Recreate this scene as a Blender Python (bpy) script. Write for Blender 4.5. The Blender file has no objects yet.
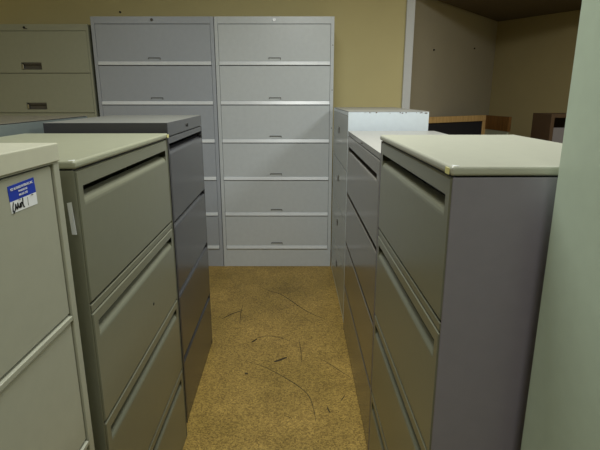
import bpy, bmesh, math, random
from mathutils import Vector, Matrix
random.seed(4)
C = bpy.context.scene.collection
R = math.radians

# ------------------------------------------------------------------ materials
def lin(c):
    return tuple(((v/255)/12.92 if v/255 <= .04045 else (((v/255)+.055)/1.055)**2.4) for v in c)+(1,)

def paint(name, rgb, rough=.35, spec=.5, bump=.03, mott=.06, scale=30, coat=0, metal=0):
    m = bpy.data.materials.new(name); m.use_nodes = True
    nt = m.node_tree; n = nt.nodes; l = nt.links
    b = n['Principled BSDF']
    tc = n.new('ShaderNodeTexCoord')
    no = n.new('ShaderNodeTexNoise'); no.inputs['Scale'].default_value = scale; no.inputs['Detail'].default_value = 5
    l.new(tc.outputs['Object'], no.inputs['Vector'])
    mx = n.new('ShaderNodeMix'); mx.data_type = 'RGBA'
    c = lin(rgb)
    mx.inputs['A'].default_value = tuple(v*(1-mott) for v in c[:3])+(1,)
    mx.inputs['B'].default_value = tuple(min(1, v*(1+mott)) for v in c[:3])+(1,)
    l.new(no.outputs['Fac'], mx.inputs['Factor'])
    l.new(mx.outputs['Result'], b.inputs['Base Color'])
    b.inputs['Roughness'].default_value = rough
    b.inputs['Specular IOR Level'].default_value = spec
    b.inputs['Metallic'].default_value = metal
    if coat:
        b.inputs['Coat Weight'].default_value = coat; b.inputs['Coat Roughness'].default_value = .15
    if bump:
        n2 = n.new('ShaderNodeTexNoise'); n2.inputs['Scale'].default_value = 900
        l.new(tc.outputs['Object'], n2.inputs['Vector'])
        bp = n.new('ShaderNodeBump'); bp.inputs['Strength'].default_value = bump; bp.inputs['Distance'].default_value = .001
        l.new(n2.outputs['Fac'], bp.inputs['Height']); l.new(bp.outputs['Normal'], b.inputs['Normal'])
    return m

M = {}
M['putty'] = paint('putty_paint', (120,121,104), .28)
M['putty_shaded'] = paint('putty_shaded_paint', (130,126,136), .3)  # putty greyed so the end panel's shade sits in its colour
M['putty_lit_top'] = paint('putty_lit_top_paint', (170,171,156), .38)  # lighter than the fronts: overhead light painted into the top colour
M['olive_lit_top'] = paint('olive_beige_lit_top', (154,156,134), .38)  # left top, overhead light painted in, dimmer than on the right one
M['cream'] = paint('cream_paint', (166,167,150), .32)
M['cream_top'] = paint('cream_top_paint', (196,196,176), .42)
M['char'] = paint('charcoal_paint', (66,66,70), .22)
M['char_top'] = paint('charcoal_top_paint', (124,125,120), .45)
M['grey'] = paint('warm_grey_paint', (108,103,93), .2)
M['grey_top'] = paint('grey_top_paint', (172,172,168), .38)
M['pale'] = paint('pale_grey_paint', (202,208,213), .27)
M['ltwhite'] = paint('white_grey_paint', (212,222,230), .25)
M['olive'] = paint('olive_putty_paint', (164,166,146), .45)
M['steel'] = paint('steel_blue_grey_paint', (172,178,188), .3)
M['sage'] = paint('sage_paint', (190,206,188), .4)
M['bluegrey'] = paint('blue_grey_paint', (100,108,106), .4)
M['shade_grey'] = paint('pale_warm_grey_paint', (152,156,150), .22)
M['lip'] = paint('satin_lip_paint', (222,227,232), .3, spec=.9, bump=0)
M['black'] = paint('black_plastic', (18,18,18), .5, bump=0)
M['chrome'] = paint('chrome_metal', (170,170,170), .25, bump=0, metal=1)
M['darkmetal'] = paint('dark_metal', (88,84,78), .4, bump=0)
M['midmetal'] = paint('grey_pull_metal', (105,106,106), .5, bump=0)
M['white_paper'] = paint('white_paper', (225,228,230), .8, bump=0, mott=.02)
M['blue_ink'] = paint('blue_ink', (20,55,170), .55, bump=0, mott=.02)
M['black_ink'] = paint('black_ink', (15,15,20), .6, bump=0)
M['yellow_tape'] = paint('pale_yellow_tape', (214,208,140), .6, bump=0, mott=.03)
M['rust'] = paint('rust_chip', (95,75,60), .8, bump=0)
M['wall'] = paint('khaki_wall_paint', (206,195,146), .75, bump=.15, mott=.07, scale=2.2)
M['alcove_l'] = paint('greyed_beige_wall_paint', (176,169,152), .8, bump=.15, mott=.05, scale=3)
M['alcove_r'] = paint('brown_khaki_wall_paint', (168,153,110), .8, bump=.15, mott=.07, scale=3)
M['soffit'] = paint('soffit_shadow_paint', (92,80,60), .9, mott=.05)  # darkened to stand in for the shadow band high in the alcove
M['ceil'] = paint('ceiling_tile', (205,200,185), .9, mott=.04, scale=8)
M['trim'] = paint('white_trim_paint', (212,215,220), .5, mott=.03)
M['felt'] = paint('black_felt', (34,33,38), .95, bump=.3, mott=.1, scale=200)
M['darkwood'] = paint('dark_wood', (72,52,34), .55, mott=.15, scale=14)
M['redwood'] = paint('dark_red_wood', (50,28,22), .6, mott=.15, scale=14)
M['scuff'] = paint('scuff_mark', (58,46,24), .6, bump=0, mott=.2, scale=60)
M['greypanel'] = paint('grey_panel', (112,108,112), .6)

def wood(name, a, b_, scale=9):
    m = bpy.data.materials.new(name); m.use_nodes = True
    nt = m.node_tree; n = nt.nodes; l = nt.links; b = n['Principled BSDF']
    tc = n.new('ShaderNodeTexCoord'); mp = n.new('ShaderNodeMapping'); mp.inputs['Scale'].default_value = (scale, scale, .7)
    l.new(tc.outputs['Object'], mp.inputs['Vector'])
    no = n.new('ShaderNodeTexNoise'); no.inputs['Scale'].default_value = 6; no.inputs['Detail'].default_value = 8
    l.new(mp.outputs['Vector'], no.inputs['Vector'])
    cr = n.new('ShaderNodeValToRGB'); cr.color_ramp.elements[0].position = .35; cr.color_ramp.elements[1].position = .65
    cr.color_ramp.elements[0].color = lin(a); cr.color_ramp.elements[1].color = lin(b_)
    l.new(no.outputs['Fac'], cr.inputs['Fac']); l.new(cr.outputs['Color'], b.inputs['Base Color'])
    b.inputs['Roughness'].default_value = .5
    return m
M['oak'] = wood('oak_wood', (200,160,102), (226,190,132))
M['brownwood'] = wood('brown_wood', (96,62,24), (122,84,38))

def floor_mat():
    m = bpy.data.materials.new('speckled_cork_floor'); m.use_nodes = True
    nt = m.node_tree; n = nt.nodes; l = nt.links; b = n['Principled BSDF']
    tc = n.new('ShaderNodeTexCoord')
    def noise(s, d=6, r=.6):
        x = n.new('ShaderNodeTexNoise'); x.inputs['Scale'].default_value = s; x.inputs['Detail'].default_value = d
        x.inputs['Roughness'].default_value = r
        l.new(tc.outputs['Object'], x.inputs['Vector']); return x
    def ramp(src, p0, c0, p1, c1):
        r = n.new('ShaderNodeValToRGB'); r.color_ramp.elements[0].position = p0; r.color_ramp.elements[1].position = p1
        r.color_ramp.elements[0].color = c0; r.color_ramp.elements[1].color = c1
        l.new(src, r.inputs['Fac']); return r
    def mix(kind, f, a, bb):
        x = n.new('ShaderNodeMix'); x.data_type = 'RGBA'; x.blend_type = kind
        if isinstance(f, float): x.inputs['Factor'].default_value = f
        else: l.new(f, x.inputs['Factor'])
        l.new(a, x.inputs['A']); l.new(bb, x.inputs['B']); return x
    big = ramp(noise(2.4, 5).outputs['Fac'], .3, lin(FLOOR_A), .7, lin(FLOOR_B))
    vo = n.new('ShaderNodeTexVoronoi'); vo.inputs['Scale'].default_value = 140
    l.new(tc.outputs['Object'], vo.inputs['Vector'])
    sp = n.new('ShaderNodeSeparateColor'); l.new(vo.outputs['Color'], sp.inputs['Color'])
    chips = ramp(sp.outputs['Red'], .0, (.45,.42,.36,1), 1., (1.4,1.4,1.35,1))
    m1 = mix('MULTIPLY', .75, big.outputs['Color'], chips.outputs['Color'])
    fine = ramp(noise(160, 3, .8).outputs['Fac'], .36, (.35,.3,.25,1), .5, (1,1,1,1))
    m2 = mix('MULTIPLY', .8, m1.outputs['Result'], fine.outputs['Color'])
    dirt = ramp(noise(5.5, 8, .7).outputs['Fac'], .36, (.5,.46,.42,1), .52, (1,1,1,1))
    m3 = mix('MULTIPLY', .3, m2.outputs['Result'], dirt.outputs['Color'])
    l.new(m3.outputs['Result'], b.inputs['Base Color'])
    b.inputs['Roughness'].default_value = .5; b.inputs['Specular IOR Level'].default_value = .35
    return m
FLOOR_A = (156,131,66); FLOOR_B = (188,157,86)
M['floor'] = floor_mat()

# ------------------------------------------------------------------ mesh helpers
def box(bm, x0, x1, y0, y1, z0, z1, bev=0, seg=1):
    v = [bm.verts.new((x, y, z)) for x in (x0, x1) for y in (y0, y1) for z in (z0, z1)]
    q = [(0,1,3,2), (4,6,7,5), (0,4,5,1), (2,3,7,6), (0,2,6,4), (1,5,7,3)]
    fs = [bm.faces.new([v[i] for i in f]) for f in q]
    if bev:
        es = list({e for f in fs for e in f.edges})
        bmesh.ops.bevel(bm, geom=es, offset=bev, segments=seg, affect='EDGES', profile=.5)

def heightfield(bm, xs, zs, yf, yb, hole=None):
    """front surface y = yf(i, j) over a grid, closed by a flat back at yb"""
    g = [[bm.verts.new((x, yf(i, j), z)) for j, z in enumerate(zs)] for i, x in enumerate(xs)]
    nx, nz = len(xs), len(zs)
    for i in range(nx-1):
        for j in range(nz-1):
            if hole and hole[0] <= i < hole[1] and j == hole[2]: continue
            bm.faces.new((g[i][j], g[i+1][j], g[i+1][j+1], g[i][j+1]))
    b = [bm.verts.new((x, yb, z)) for x in (xs[0], xs[-1]) for z in (zs[0], zs[-1])]
    if not hole: bm.faces.new((b[0], b[1], b[3], b[2]))
    bm.faces.new([g[0][j] for j in range(nz)] + [b[1], b[0]])
    bm.faces.new([g[-1][j] for j in reversed(range(nz))] + [b[2], b[3]])
    bm.faces.new([g[i][0] for i in reversed(range(nx))] + [b[0], b[2]])
    bm.faces.new([g[i][-1] for i in range(nx)] + [b[3], b[1]])

def prism(bm, pts, z0, z1):
    lo = [bm.verts.new((x, y, z0)) for x, y in pts]; hi = [bm.verts.new((x, y, z1)) for x, y in pts]
    bm.faces.new(lo[::-1]); bm.faces.new(hi); k = len(pts)
    for i in range(k): bm.faces.new((lo[i], lo[(i+1) % k], hi[(i+1) % k], hi[i]))

def cyl(bm, c, r, d, axis='Y', n=20):
    mt = Matrix.Translation(c) @ (Matrix.Rotation(R(90), 4, 'X') if axis == 'Y' else Matrix.Identity(4))
    bmesh.ops.create_cone(bm, cap_ends=True, segments=n, radius1=r, radius2=r, depth=d, matrix=mt)

def obj(name, bm, mat, parent=None, smooth=False, label=None):
    bmesh.ops.recalc_face_normals(bm, faces=bm.faces)
    me = bpy.data.meshes.new(name); bm.to_mesh(me); bm.free()
    for m in (mat if isinstance(mat, (list, tuple)) else [mat]): me.materials.append(m)
    if smooth:
        for p in me.polygons: p.use_smooth = True
    o = bpy.data.objects.new(name, me); C.objects.link(o)
    if parent: o.parent = parent
    if label: o['label'] = label
    return o

def B(): return bmesh.new()

def thing(name, label, cat, loc, rz=0, group=None):
    o = bpy.data.objects.new(name, None); C.objects.link(o)
    o.empty_display_size = .1
    o.location = loc; o.rotation_euler = (0, 0, rz); o['label'] = label; o['category'] = cat
    if group: o['group'] = group
    return o

def struct(name, bm, mat):
    o = obj(name, bm, mat); o['kind'] = 'structure'; return o

# ------------------------------------------------------------------ cabinet kit
# canonical cabinet: x in -W/2..W/2, front plane y=0 facing -Y, body to +y, floor z=0
def case(t, W, D, z1, mat, z0=0.0, stile=.012, top=.006, foot=.03, inset=.16, lab=None):
    bm = B(); h = W/2
    box(bm, -h+stile, h-stile, inset, D-.0006, z0+.002, z1-.002)          # inner body behind the fronts
    box(bm, -h, -h+stile, 0, D, z0, z1, .0012)                  # side panels
    box(bm, h-stile, h, 0, D, z0, z1, .0012)
    box(bm, -h+stile, h-stile, .002, inset, z0+.001, z0+foot)             # bottom rail
    if top: box(bm, -h+stile, h-stile, .0, inset, z1-top, z1)
    o = obj('case', bm, mat, t, label=lab)
    return o

def front(t, x0, x1, z0, z1, mat, kind, name='drawer', c=.0018, y0=0.0, **k):
    """a drawer or door front whose surface is stepped and curved like the pressed steel"""
    prof = [(z0, c), (z0+c, 0)]
    if kind == 'slot':
        c = .003; prof = [(z0, c), (z0+c, 0)]
        s = k.get('s', .026); rail = k.get('rail', .046); gap = k.get('gap', .023); r = k.get('r', .022)
        zt = z1-rail; zl = zt-gap
        body = [(zl-r, 0)]
        for a in range(1, 7):
            q = a/6*R(90); body.append((zl-r+r*math.sin(q), .024*(r/.022)*(1-math.cos(q))))
        body += [(zl+.0003, .030), (zt-.0006, .016), (zt, 0)]; hj = len(prof)+len(body)-3
        prof += body
    elif kind == 'lip':
        prof = [(z0, .004), (z0+.001, .003), (z0+.031, .002), (z0+.033, 0)]
    elif kind == 'pull':
        prof = [(z0, c), (z0+c, 0), (z1-.020, 0), (z1-.013, .003), (z1-.005, .014)]
    elif kind == 'bar':
        prof = [(z0, c), (z0+c, 0)]
    elif kind == 'pocket':
        px0, px1, pz0, pz1 = k['pocket']
        prof += [(pz0, 0), (pz0+.0005, .022), (pz1-.0005, .022), (pz1, 0)]
    if kind != 'pull': prof += [(z1-c, 0), (z1, c)]
    else: prof += [(z1, .026)]
    zs = [p[0] for p in prof]
    if kind == 'slot':
        xs = [x0, x0+c, x0+s, x0+s+.0005, x1-s-.0005, x1-s, x1-c, x1]; inner = (3, 4)
    elif kind == 'pocket':
        xs = [x0, x0+c, px0, px0+.0005, px1-.0005, px1, x1-c, x1]; inner = (3, 4)
    else:
        xs = [x0, x0+c, x1-c, x1]; inner = (0, 3)
    n = len(zs)
    def yf(i, j):
        p = prof[j][1]
        edge = (i == 0 or i == len(xs)-1)
        if inner[0] <= i <= inner[1] and kind in ('slot', 'pocket'): return y0+p
        if kind in ('slot', 'pocket'): p = c if j in (0, n-1) else 0
        return y0+(max(p, 0)+c if edge else p)
    bm = B(); yb = y0+{'slot': .0345, 'plain': .006, 'pull': .0345, 'lip': .0345}.get(kind, .0345)
    heightfield(bm, xs, zs, yf, yb, (2, 5, hj) if kind == 'slot' else None)
    return obj(name, bm, mat, t)

def lock(t, x, z, r=.008, y=0.0, mat=None):
    bm = B(); cyl(bm, (x, y-.002, z), r, .006)
    o = obj('lock', bm, mat or M['chrome'], t)
    bm = B(); box(bm, x-.001, x+.001, y-.0056, y-.0046, z-.004, z+.004)
    obj('keyhole', bm, M['black'], o)
    return o

def ribbon(bm, pts, w, z, taper=True):
    n = len(pts); L = []; Rr = []
    for i, p in enumerate(pts):
        a = Vector(pts[max(0, i-1)]); b = Vector(pts[min(n-1, i+1)]); d = (b-a).normalized(); q = Vector((-d.y, d.x))
        ww = w*(.35+.65*math.sin(math.pi*(i+.3)/(n-.4))) if taper else w
        L.append(Vector(p)+q*ww/2); Rr.append(Vector(p)-q*ww/2)
    vl = [bm.verts.new((v.x, v.y, z)) for v in L]; vr = [bm.verts.new((v.x, v.y, z)) for v in Rr]
    for i in range(n-1): bm.faces.new((vl[i], vl[i+1], vr[i+1], vr[i]))

def smoothline(pts, k=5):
    out = []
    for i in range(len(pts)-1):
        p0 = Vector(pts[max(0, i-1)]); p1 = Vector(pts[i]); p2 = Vector(pts[i+1]); p3 = Vector(pts[min(len(pts)-1, i+2)])
        for j in range(k):
            t = j/k
            out.append(.5*((2*p1)+(p2-p0)*t+(2*p0-5*p1+4*p2-p3)*t*t+(3*p1-p0-3*p2+p3)*t**3))
    out.append(Vector(pts[-1])); return out

# ------------------------------------------------------------------ beige laterals with a slotted pull and rounded top
def slot_cabinet(label, loc, rz, W, H, D, levels, tape_x, side='putty_shaded', hole=None, chip_x=None, strip=True, top_mat='putty_lit_top'):
    t = thing('lateral_filing_cabinet', label, 'filing cabinet', loc, rz)
    h = W/2; zc = H-.018
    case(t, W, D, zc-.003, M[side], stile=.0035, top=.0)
    bm = B(); box(bm, -h-.001, h+.001, -.005, D, zc, H, .0065, 4)
    top = obj('top', bm, M[top_mat], t)
    bm = B(); box(bm, -h+.008, h-.008, .006, D-.01, zc-.006, zc+.002); obj('top_shadow_gap', bm, M['black'], t)
    zs = [zc-.004]+levels
    for i in range(len(levels)):
        z1 = zs[i]-(.003 if i else .002); z0 = zs[i+1]+.003
        if i == 1 and strip:
            f = front(t, -h+.012, h-.012, z1-.020, z1, M['putty'], 'plain', name='divider_rail', y0=.001)
            z1 -= .023
        dr = front(t, -h+.012, h-.012, z0, z1, M['putty'], 'slot', rail=(.036 if i == 0 else .028))
    if hole:
        bm = B(); cyl(bm, (hole[0], -.0004, hole[1]), .005, .002); obj('keyhole', bm, M['black'], t)
    s = 1 if tape_x > 0 else -1
    bm = B(); box(bm, tape_x-.011, tape_x+.011, -.0072, -.0055, zc+.002, H-.004)
    obj('tape_piece', bm, M['yellow_tape'], t, label='pale yellow tape stuck on the top edge')
    if chip_x is not None:
        for dx, dy, r in ((0, .0, .0042), (.004*chip_x, .005, .0028), (-.006*chip_x, -.001, .0022)):
            bm = B(); cyl(bm, (chip_x*(h-.010)+dx, .004+dy, H-.0001), r, .0012, 'Z', 7)
            obj('paint_chip', bm, M['white_paper'], t, label='white chip worn through the paint')
    return t

yaw = -.6
a = R(yaw)
L2 = slot_cabinet('olive beige lateral file left of the aisle, rounded top, paper tag on its side',
                  (-.494, 1.450, 0), R(90)-a, .80, 1.322, .53, [.984, .660, .342, .03], .390, 'putty', hole=(.077, .777), top_mat='olive_lit_top', chip_x=-1)
R1 = slot_cabinet('beige lateral file right of the aisle with shade-painted end panel and pale rounded top',
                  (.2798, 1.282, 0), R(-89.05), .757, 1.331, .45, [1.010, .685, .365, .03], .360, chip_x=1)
# paper tag on L2's near side (local -x side)
bm = B(); v = [bm.verts.new(p) for p in ((-.4006, .012, 1.232), (-.4010, .022, 1.230), (-.4080, .016, 1.160), (-.4200, .000, 1.163))]
bm.faces.new(v); r = bmesh.ops.extrude_face_region(bm, geom=bm.faces[:]); bmesh.ops.translate(bm, verts=[g for g in r['geom'] if isinstance(g, bmesh.types.BMVert)], vec=(-.0006, 0, 0))
obj('paper_tag', bm, M['white_paper'], L2, label='white paper tag sticking out of the side')

# ------------------------------------------------------------------ cream cabinet nearest left, with sticker
L1 = thing('lateral_filing_cabinet', 'cream filing cabinet nearest on the left, with a blue and white price sticker', 'filing cabinet', (-.477, .507, 0), R(90))
W, D, H = .914, .5, 1.369
case(L1, W, D, H-.036, M['cream'], stile=.022, top=.002)
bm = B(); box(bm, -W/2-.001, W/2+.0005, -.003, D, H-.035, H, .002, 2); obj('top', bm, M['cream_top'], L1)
zl = [1.329, 1.018, .712, .405, .10]
for i in range(4):
    z1 = zl[i]-.002; z0 = zl[i+1]+.001
    if i:
        bm = B()                        # projecting sloped pull bar
        z1 -= .001; pts = [(.014, z1+.0005), (-.001, z1-.0030), (-.001, z1-.0115), (.014, z1-.0115)]
        lo = [bm.verts.new((-W/2+.026, y, z)) for y, z in pts]; hi = [bm.verts.new((W/2-.026, y, z)) for y, z in pts]
        bm.faces.new(lo); bm.faces.new(hi[::-1])
        for q in range(4): bm.faces.new((lo[q], hi[q], hi[(q+1) % 4], lo[(q+1) % 4]))
        z1 -= .015
    d = front(L1, -W/2+.0275, W/2-.0275, z0, z1, M['cream'], 'plain', y0=.003, name='drawer')
    if i: obj('pull_bar', bm, M['cream'], d)
front(L1, -W/2+.026, W/2-.026, .012, .098, M['cream'], 'plain', y0=-.001, name='base_panel')
# price sticker: its own sheet, header, lettering and handwriting
def sticker_pt(u, z): return (u-W/2, z)
bm = B()
q = [(-.0275, 0), (0, 0), (0, 0)]
x0, x1 = .7385-W/2, .8225-W/2; zt0, zt1 = 1.3135, 1.3165; zb = 1.268; zm0, zm1 = 1.2875, 1.2893
def quad(bm, p, y, th=.0005):
    f = [bm.verts.new((x, y, z)) for x, z in p]; b = [bm.verts.new((x, y+th, z)) for x, z in p]
    bm.faces.new(f); bm.faces.new(b[::-1]); n = len(p)
    for i in range(n): bm.faces.new((f[i], b[i], b[(i+1) % n], f[(i+1) % n]))
quad(bm, [(x0+.001, zm0), (x1, zm1), (x1, zb-.0005), (x0+.002, zb)], .0024)
st = obj('price_sticker', bm, M['white_paper'], L1, label='blue and white price sticker')
bm = B(); quad(bm, [(x0, zt0), (x1-.002, zt1), (x1, zm1), (x0+.001, zm0)], .0023)
obj('sticker_header', bm, M['blue_ink'], st, label='blue header of the sticker')
def text(name, s, size, x, z, mat, parent, y=.0015, rot=0, sx=1):
    cu = bpy.data.curves.new(name, 'FONT'); cu.body = s; cu.size = size; cu.align_x = 'CENTER'; cu.align_y = 'CENTER'
    cu.extrude = .0001; cu.offset = size*.02; cu.resolution_u = 2
    tmp = bpy.data.objects.new(name, cu); C.objects.link(tmp)
    bpy.context.view_layer.update()
    me = bpy.data.meshes.new_from_object(tmp.evaluated_get(bpy.context.evaluated_depsgraph_get()))
    bpy.data.objects.remove(tmp); bpy.data.curves.remove(cu)
    me.transform(Matrix.Translation((x, y, z)) @ Matrix.Rotation(rot, 4, 'Y') @ Matrix.Rotation(R(90), 4, 'X') @ Matrix.Diagonal((sx, 1, 1, 1)))
    me.materials.clear(); me.materials.append(mat)
    o = bpy.data.objects.new(name, me); C.objects.link(o); o.parent = parent
    return o
xc = (x0+x1)/2
tl = text('sticker_lettering', 'KEY BUSINESS INTERIORS, INC.', .0058, xc-.001, 1.3082, M['white_paper'], st, rot=-.035, sx=.88)
text('sticker_lettering', 'WAREHOUSE', .0046, xc, 1.3015, M['white_paper'], st, rot=-.03)
text('sticker_lettering', '800-555-1272', .0048, xc, 1.2950, M['white_paper'], st, rot=-.03)
text('sticker_lettering', 'STYLE', .0024, x0+.028, 1.2868, M['black_ink'], st)
text('sticker_lettering', 'COLOR', .0024, x0+.068, 1.2872, M['black_ink'], st)
bm = B(); box(bm, x0+.0535, x0+.0539, .0018, .0024, 1.271, 1.286); obj('sticker_rule', bm, M['midmetal'], st)
bm = B()
for s in ([(.010,.017),(.007,.010),(.006,.003),(.009,.001),(.013,.005),(.015,.013)],
          [(.015,.013),(.017,.006),(.019,.004),(.021,.010),(.022,.013),(.024,.005),(.028,.008),(.029,.012),(.028,.005),(.033,.006)],
          [(.033,.006),(.031,.010),(.034,.012),(.037,.008),(.0385,.019),(.0375,.006),(.041,.003)],
          [(.007,-.001),(.009,-.0002)]):
    pts = smoothline([(x0+px, zb+.0008+pz) for px, pz in s], 4)
    n = len(pts)
    for i in range(n-1):
        p, r_ = pts[i], pts[i+1]; d = (r_-p); 
        if d.length < 1e-7: continue
        d.normalize(); w = Vector((-d.y, d.x))*.0012
        vs = [bm.verts.new((c.x, .0018, c.y)) for c in (p-w, r_-w+d*.0003, r_+w+d*.0003, p+w)]
        bm.faces.new(vs)
r = bmesh.ops.extrude_face_region(bm, geom=bm.faces[:]); bmesh.ops.translate(bm, verts=[g for g in r['geom'] if isinstance(g, bmesh.types.BMVert)], vec=(0, .0004, 0))
obj('handwriting', bm, M['black_ink'], st, label='black handwriting')

# ------------------------------------------------------------------ charcoal cabinet
a = R(-1.16)
Wd = .752
L3 = thing('lateral_filing_cabinet', 'dark charcoal lateral file at the far end of the left row', 'filing cabinet',
           (-.518+math.sin(a)*Wd/2, 1.94+math.cos(a)*Wd/2, 0), R(90)-a)
D, H = .48, 1.356
case(L3, Wd, D, H-.058, M['char'], stile=.010, top=.0)
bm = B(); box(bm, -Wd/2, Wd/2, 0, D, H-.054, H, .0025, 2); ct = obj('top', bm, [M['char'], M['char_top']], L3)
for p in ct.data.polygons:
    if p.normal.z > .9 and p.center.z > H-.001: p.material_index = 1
bm = B(); box(bm, -Wd/2+.006, Wd/2-.006, .006, D-.006, H-.06, H-.05); obj('top_shadow_gap', bm, M['black'], L3)
lock(L3, .37-Wd/2, H-.03, .007, 0, M['black'])
bm = B(); box(bm, -Wd/2+.012, Wd/2-.012, .001, .034, H-.084, H-.059, .0015); obj('top_rail', bm, M['char'], L3)
zl = [H-.098, .950, .640, .325, .022]
for i in range(4):
    d = front(L3, -Wd/2+.014, Wd/2-.012, zl[i+1]+.004, zl[i]-.007, M['char'], 'pull')
    bm = B(); x = Wd/2-.02; box(bm, x-.022, x+.006, -.002, .014, zl[i]-.010, zl[i]-.001, .001); obj('latch', bm, M['black'], d)

# ------------------------------------------------------------------ long warm-grey cabinet, right row middle
W = 1.135; D = .5; H = 1.260
R2 = thing('lateral_filing_cabinet', 'wide warm-grey lateral file with thin dark slot pulls, middle of the right row', 'filing cabinet', (.2825, 1.735+W/2, 0), R(-89.6))
case(R2, W, D, H-.026, M['grey'], stile=.012, top=.0)
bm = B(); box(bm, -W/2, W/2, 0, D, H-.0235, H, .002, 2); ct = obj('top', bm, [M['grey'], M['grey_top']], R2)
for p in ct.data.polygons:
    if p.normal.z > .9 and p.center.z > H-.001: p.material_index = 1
bm = B(); box(bm, -W/2+.006, W/2-.006, .006, D-.006, H-.03, H-.02); obj('top_shadow_gap', bm, M['black'], R2)
lock(R2, .05, H-.012, .004, .0015, M['darkmetal'])
zl = [H-.028, .885, .583, .300, .02]
for i in range(4):
    if i == 0: front(R2, -W/2+.014, W/2-.014, zl[1]+.018, zl[0], M['grey'], 'slot', s=.055, rail=.056, gap=.024, r=.010)
    else: front(R2, -W/2+.014, W/2-.014, zl[i+1]+(.018 if i < 3 else 0), zl[i]-.001, M['grey'], 'plain')

# ------------------------------------------------------------------ pale cabinet beyond, against the tall ones
W = 1.07; D = .48; H = 1.364
R3 = thing('lateral_filing_cabinet', 'white-grey filing cabinet at the far end of right row, chipped top edge', 'filing cabinet', (.2795, 2.965+W/2, 0), R(-89.2))
case(R3, W, D, H-.002, M['ltwhite'], stile=.014, top=.02)
bm = B(); box(bm, -W/2, W/2, 0, D, H, H+.003, .001); obj('top', bm, M['grey_top'], R3)
zl = [1.342, 1.003, .675, .350, .03]
for i in range(4):
    d = front(R3, -W/2+.016, W/2-.016, zl[i+1]+.002, zl[i]-.002, M['shade_grey'], 'plain')
    z = (1.22, .875, .540, .218)[i]
    bm = B(); box(bm, -.06, -.02, -.004, 0.001, z-.02, z+.02, .001); obj('pull', bm, M['darkmetal'], d)
for k in range(16):
    x = .02+.48*random.random()
    q_ = .001+.0022*random.random()
    bm = B(); z = H-.004-random.random()*.004
    box(bm, W/2-.0004, W/2+.0005, x-q_*1.6, x+q_*1.6, z-q_, z+q_)
    obj('rust_chip', bm, M['rust'], R3, label='rusty chip in the paint')

# ------------------------------------------------------------------ the pair of tall six-door cabinets
def tall(label, xc, Y, W, H, D, mat, lockmat, lipmat):
    t = thing('tall_filing_cabinet', label, 'filing cabinet', (xc, Y, 0), 0, 'tall six-door filing cabinets on the back wall')
    case(t, W, D, H, mat, stile=.027, top=.052, foot=.158, inset=.16)
    zl = [1.996, 1.687, 1.382, 1.077, .765, .457, .160]
    for i in range(6):
        d = front(t, -W/2+.029, W/2-.029, zl[i+1]+.003, zl[i]-.002, mat, 'lip', name='drawer')
        bm = B(); za = zl[i+1]+.0035; ha = W/2-.030
        pr = [(.003, za), (-.0075, za+.0005), (-.0085, za+.003), (-.0015, za+.0275), (.003, za+.029)]
        lo = [bm.verts.new((-ha, y, zz)) for y, zz in pr]; hi = [bm.verts.new((ha, y, zz)) for y, zz in pr]
        bm.faces.new(lo); bm.faces.new(hi[::-1])
        for e in range(5): bm.faces.new((lo[e], hi[e], hi[(e+1) % 5], lo[(e+1) % 5]))
        obj('drawer_lip', bm, lipmat, d, label='brighter satin lip along the drawer bottom')
        z = zl[i+1]+.051
        bm = B(); v = [(-.048, z-.002), (-.044, z-.002), (-.044, z+.005), (.044, z+.005), (.044, z-.006), (.048, z-.006), (.048, z+.010), (-.048, z+.010)]
        lo = [bm.verts.new((x, -.006, zz)) for x, zz in v]; hi = [bm.verts.new((x, .001, zz)) for x, zz in v]
        bm.faces.new(lo); bm.faces.new(hi[::-1])
        for e in range(8): bm.faces.new((lo[e], hi[e], hi[(e+1) % 8], lo[(e+1) % 8]))
        obj('pull', bm, M['midmetal'], d)
    lock(t, 0, 2.026, .011, 0, lockmat)
    return t
BR = tall('tall pale grey six-drawer cabinet facing down the aisle, right one of the pair', -.2005, 4.072, .937, 2.05, .457, M['pale'], M['chrome'], M['lip'])
BL = tall('tall six-drawer cabinet, left one of the pair, half hidden by the charcoal cabinet', -1.1515, 4.072, .955, 2.05, .457, M['steel'], M['darkmetal'], M['lip'])
for z in (1.84, 1.50, 1.20):
    bm = B(); cyl(bm, (.937/2-.010, -.0004, z), .004, .0015, 'Y', 10); obj('screw', bm, M['darkmetal'], BR)

# ------------------------------------------------------------------ olive cabinet at far left
W = .92
LF = thing('tall_filing_cabinet', 'tall olive beige cabinet at the far left with recessed dark handles', 'filing cabinet', (-1.660-W/2, 4.09, 0), R(-.6))
case(LF, W, .45, 1.997, M['olive'], stile=.016, top=.048, foot=.09)
zl = [1.948, 1.630, 1.320, 1.010, .70, .39, .09]
for i in range(6):
    z1 = zl[i]-.002; z0 = zl[i+1]+.002
    pz0 = zl[i+1]+.027; pz1 = pz0+.055
    d = front(LF, -W/2+.018, W/2-.018, z0, z1, M['olive'], 'pocket', pocket=(-.105, .060, pz0, pz1))
    bm = B(); box(bm, -.1035, .0585, .0185, .0215, pz0+.001, pz1-.001)
    obj('handle_pocket', bm, M['darkmetal'], d)
    bm = B(); box(bm, -.080, .0585, -.001, .004, pz1-.016, pz1-.002, .001)
    p_ = obj('handle', bm, M['darkmetal'], d)
    bm = B(); box(bm, -.1035, -.086, .001, .0175, pz0+.006, pz1-.012, .001); obj('label_clip', bm, M['chrome'], d)
lock(LF, -.04, 1.972, .009, 0, M['black'])
bm = B(); box(bm, -.034, -.016, -.006, -.0, 1.962, 1.966); obj('lock_tab', bm, M['black'], LF)

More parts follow.
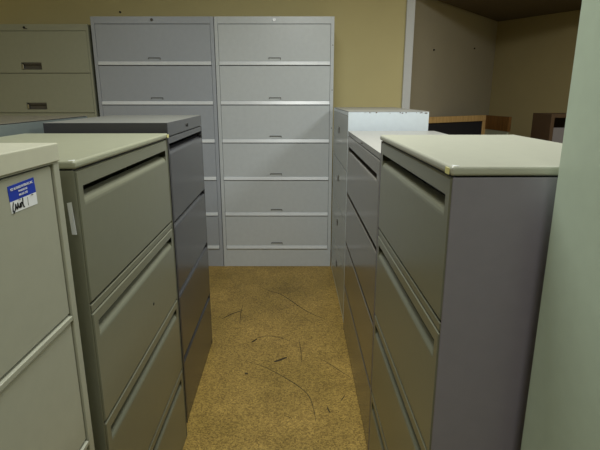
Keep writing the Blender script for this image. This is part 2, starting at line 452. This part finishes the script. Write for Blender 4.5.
# ------------------------------------------------------------------ grey cabinet back to back, left
W = .96; D = .457; H = 1.362
L4 = thing('lateral_filing_cabinet', 'grey filing cabinet at left edge, back to back behind the olive beige one', 'filing cabinet', (-1.055-D, 1.52+W/2, 0), R(-90))
case(L4, W, D, H-.003, M['bluegrey'], stile=.012, top=.03)
bm = B(); box(bm, -W/2, W/2, 0, D, H-.003, H, .001); obj('top', bm, M['grey'], L4)
for i in range(4):
    front(L4, -W/2+.014, W/2-.014, .03+.325*i+.002, .03+.325*(i+1)-.002, M['steel'], 'slot')
bm = B(); box(bm, -W/2+.10, -W/2+.14, D, D+.0008, H-.035, H-.031); obj('scratch', bm, M['white_paper'], L4, label='short white scratch on the back panel')

# ------------------------------------------------------------------ tall sage cabinet in the right foreground
W = .918; D = .46; H = 1.98
R0 = thing('storage_cabinet', 'tall sage green steel cabinet filling the right edge of the picture', 'cabinet', (.459+D, .40, 0), R(90))
bm = B(); box(bm, -W/2, W/2, D+.0002, D+.0014, 0, H); obj('back_panel', bm, M['sage'], R0)
case(R0, W, D, H, M['sage'], stile=.020, top=.03, foot=.05)
for xa, xb in ((-W/2+.0215, -.0010), (.0010, W/2-.0215)):
    dd = front(R0, xa, xb, .052, H-.032, M['sage'], 'plain', name='door', c=.001)
    hx = -.04 if xa < -.1 else .04
    bm = B(); box(bm, hx-.01, hx+.01, -.018, .001, .95, 1.07, .003, 2); obj('handle', bm, M['chrome'], dd)

# ------------------------------------------------------------------ room
bm = B(); box(bm, -3.6, 4.6, -2.6, 7.2, -.1, 0)
for s, w in (([(-0.336,2.493),(-0.212,2.429),(-0.108,2.339),(-0.01,2.235),(0.05,2.131),(0.074,1.954)], .005),
          ([(-0.297,2.697),(-0.261,2.754),(-0.201,2.78),(-0.131,2.761),(-0.061,2.716)], .006),
          ([(-0.147,2.472),(-0.114,2.493),(-0.075,2.526)], .018),
          ([(0.109,2.515),(0.158,2.461),(0.204,2.398),(0.244,2.348),(.283,2.30)], .004),
          ([(-0.298,3.57),(-0.231,3.509),(-0.152,3.45),(-0.074,3.338),(0.0,3.214),(0.083,3.099),(0.169,3.021)], .007),
          ([(0.131,2.059),(0.138,2.03),(0.143,2.013)], .007), ([(0.202,2.107),(.214,2.13),(0.227,2.157)], .005),
          ([(-0.071,1.99),(-.05,1.98),(-0.037,1.968)], .004), ([(-0.006,2.729),(0.006,2.583),(0.006,2.461)], .004),
          ([(-0.299,2.36),(-.29,2.352),(-0.282,2.348)], .016), ([(-0.412,3.266),(-.41,3.1),(-0.393,2.976)], .004),
          ([(-0.297,2.697),(-.285,2.715),(-0.268,2.74)], .014),
          ([(-.53,3.02),(-.47,3.10),(-.40,3.16)], .010)):
    n0 = len(bm.faces); ribbon(bm, smoothline(s, 4), w, .0006)
    bm.faces.ensure_lookup_table()
    for f in bm.faces[n0:]: f.material_index = 1
struct('floor', bm, [M['floor'], M['scuff']])
bm = B(); box(bm, -3.6, 4.6, -2.6, 7.2, 2.75, 2.85); struct('ceiling', bm, M['ceil'])
bm = B(); box(bm, -3.5, .92, 4.56, 4.70, 0, 2.75); struct('wall_back', bm, M['wall'])
bm = B(); box(bm, .92, .992, 4.535, 4.70, 0, 2.75, .003); struct('trim_1', bm, M['trim'])
# slanted alcove walls
def wallseg(name, p, q, th, mat):
    p = Vector(p); q = Vector(q); d = (q-p).normalized(); nrm = Vector((-d.y, d.x))*th
    bm = B(); prism(bm, [p, q, q+nrm, p+nrm], 0, 2.75); return struct(name, bm, mat)
wallseg('wall_alcove_left', (.992, 4.66), (2.34, 6.2), .12, M['alcove_l'])
wallseg('wall_alcove_right', (2.34, 6.2), (3.45, 4.41), .12, M['alcove_r'])
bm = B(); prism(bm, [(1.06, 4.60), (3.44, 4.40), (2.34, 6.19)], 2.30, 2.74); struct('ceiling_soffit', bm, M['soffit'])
bm = B(); box(bm, 3.45, 3.57, -2.5, 4.42, 0, 2.75); struct('wall_right', bm, M['wall'])
bm = B(); box(bm, -3.5, -3.38, -2.5, 4.56, 0, 2.75); struct('wall_left', bm, M['wall'])
bm = B(); box(bm, -3.5, 3.57, -2.6, -2.5, 0, 2.75); struct('wall_front', bm, M['wall'])
# nail holes in the walls
def nail(loc, d):
    bm = B(); cyl(bm, (0, 0, 0), .008, .014, 'Y', 10)
    o = obj('nail', bm, M['black']); o.location = loc; o.rotation_euler = (0, 0, d)
    o['category'] = 'nail'; return o
o = nail((-1.556, 4.556, 2.155), 0); o['label'] = 'small dark nail in the khaki wall above the tall steel-grey cabinet'
ang = math.atan2(1.54, 1.348)
for X, Z, lb in ((1.293, 1.884, 'left one of two dark nails in the grey-beige slanted wall'), (1.929, 1.961, 'right one of two dark nails in the grey-beige slanted wall')):
    Yw = 4.66+(X-.992)*(1.54/1.348)
    o = nail((X+.003, Yw-.003, Z), ang); o['label'] = lb

# ------------------------------------------------------------------ furniture in the alcove
CT = thing('reception_counter', 'oak-edged counter screen with black fabric panel in the far corner', 'counter', (1.66, 5.22, 0), math.atan2(.47, .715))
# local x along the front panel, from -.43 to .43 ; facing -y
Lh = .62; H = 1.25
bm = B(); box(bm, -Lh, .43, -.02, .03, H-.060, H, .002); obj('top_rail', bm, M['oak'], CT)
for xa, xb in ((.385, .43), (-Lh, -Lh+.045)):
    bm = B(); box(bm, xa, xb, -.018, .03, 0, H-.061, .002); obj('post', bm, M['oak'], CT)
bm = B(); box(bm, -Lh+.046, .384, -.006, .02, .06, H-.061); obj('fabric_panel', bm, M['felt'], CT, label='black fabric panel')
bm = B(); box(bm, -Lh+.046, .384, -.010, .02, 0, .06); obj('kick_board', bm, M['brownwood'], CT)
# return panel heads back towards the viewer from the post
p0 = Vector((.432, -.0)); ang2 = math.atan2(-.47, .075)-math.atan2(.47, .715)
d = Vector((math.cos(ang2), math.sin(ang2))); nrm = Vector((-d.y, d.x))*.03
bm = B(); p1 = p0+d*.46; prism(bm, [p0, p1, p1+nrm, p0+nrm], H-.145, H); obj('return_board', bm, M['brownwood'], CT, label='brown wooden return board')
bm = B(); q0 = p0+d*.01+nrm*.15; q1 = p0+d*.44+nrm*.15; prism(bm, [q0, q1, q1+nrm*.7, q0+nrm*.7], 0, H-.146); obj('return_panel', bm, M['olive'], CT, label='beige lower panel')

BK = thing('bookcase', 'dark brown open bookcase against the brownish wall, beside the sage green cabinet', 'bookcase', (2.065, 4.10, 0), R(3))
W = .80; D = .30; H = 1.31
# origin at the front left corner, x to the right
bm = B(); box(bm, 0, .03, 0, D, 0, H, .002); o1 = obj('side_panel', bm, M['darkwood'], BK)
bm = B(); box(bm, W-.03, W, 0, D, 0, H, .002); obj('side_panel', bm, M['darkwood'], BK)
bm = B(); box(bm, .03, W-.03, 0, D, H-.03, H, .002); obj('top', bm, M['darkwood'], BK)
bm = B(); box(bm, .031, W-.031, D-.012, D, .05, H-.031); obj('back_panel', bm, M['redwood'], BK)
for z in (.05, .42, .80):
    bm = B(); box(bm, .031, W-.031, .01, D-.013, z, z+.022, .001); obj('shelf', bm, M['darkwood'], BK)
bm = B(); box(bm, .031, W-.031, .004, .022, .823, H-.110, .001); obj('cover_panel', bm, M['greypanel'], BK, label='grey panel across the middle opening')

# ------------------------------------------------------------------ lamps on the ceiling and camera
def area(loc, sx, sy, power, col, rot=(0, 0, 0)):
    ld = bpy.data.lights.new('ceiling_tube', 'AREA'); ld.shape = 'RECTANGLE'; ld.size = sx; ld.size_y = sy
    ld.energy = power; ld.color = col
    o = bpy.data.objects.new('ceiling_tube', ld); C.objects.link(o); o.location = loc; o.rotation_euler = rot
    return o
LC = (.97, 1, .96)
area((.0, 1.9, 2.70), .6, 1.2, 36, LC)
area((.0, -.9, 2.70), .6, 1.2, 22, LC)
area((1.9, 2.0, 2.70), .6, 1.2, 36, LC)
area((-2.0, 1.2, 2.70), .6, 1.2, 11, LC)

w = bpy.data.worlds.new('world'); bpy.context.scene.world = w; w.use_nodes = True
w.node_tree.nodes['Background'].inputs['Color'].default_value = (.5, .52, .5, 1)
w.node_tree.nodes['Background'].inputs['Strength'].default_value = .05

cam = bpy.data.cameras.new('camera'); cam.sensor_width = 36; cam.lens = 488.2/600*36; cam.clip_start = .02
co = bpy.data.objects.new('camera', cam); C.objects.link(co)
co.location = (0, 0, 1.4587); co.rotation_euler = (R(90-14.873), 0, 0)
sc = bpy.context.scene; sc.camera = co
sc.view_settings.view_transform = 'Standard'; sc.view_settings.look = 'None'
sc.view_settings.gamma = 1; sc.view_settings.use_curve_mapping = False
sc.view_settings.exposure = 0
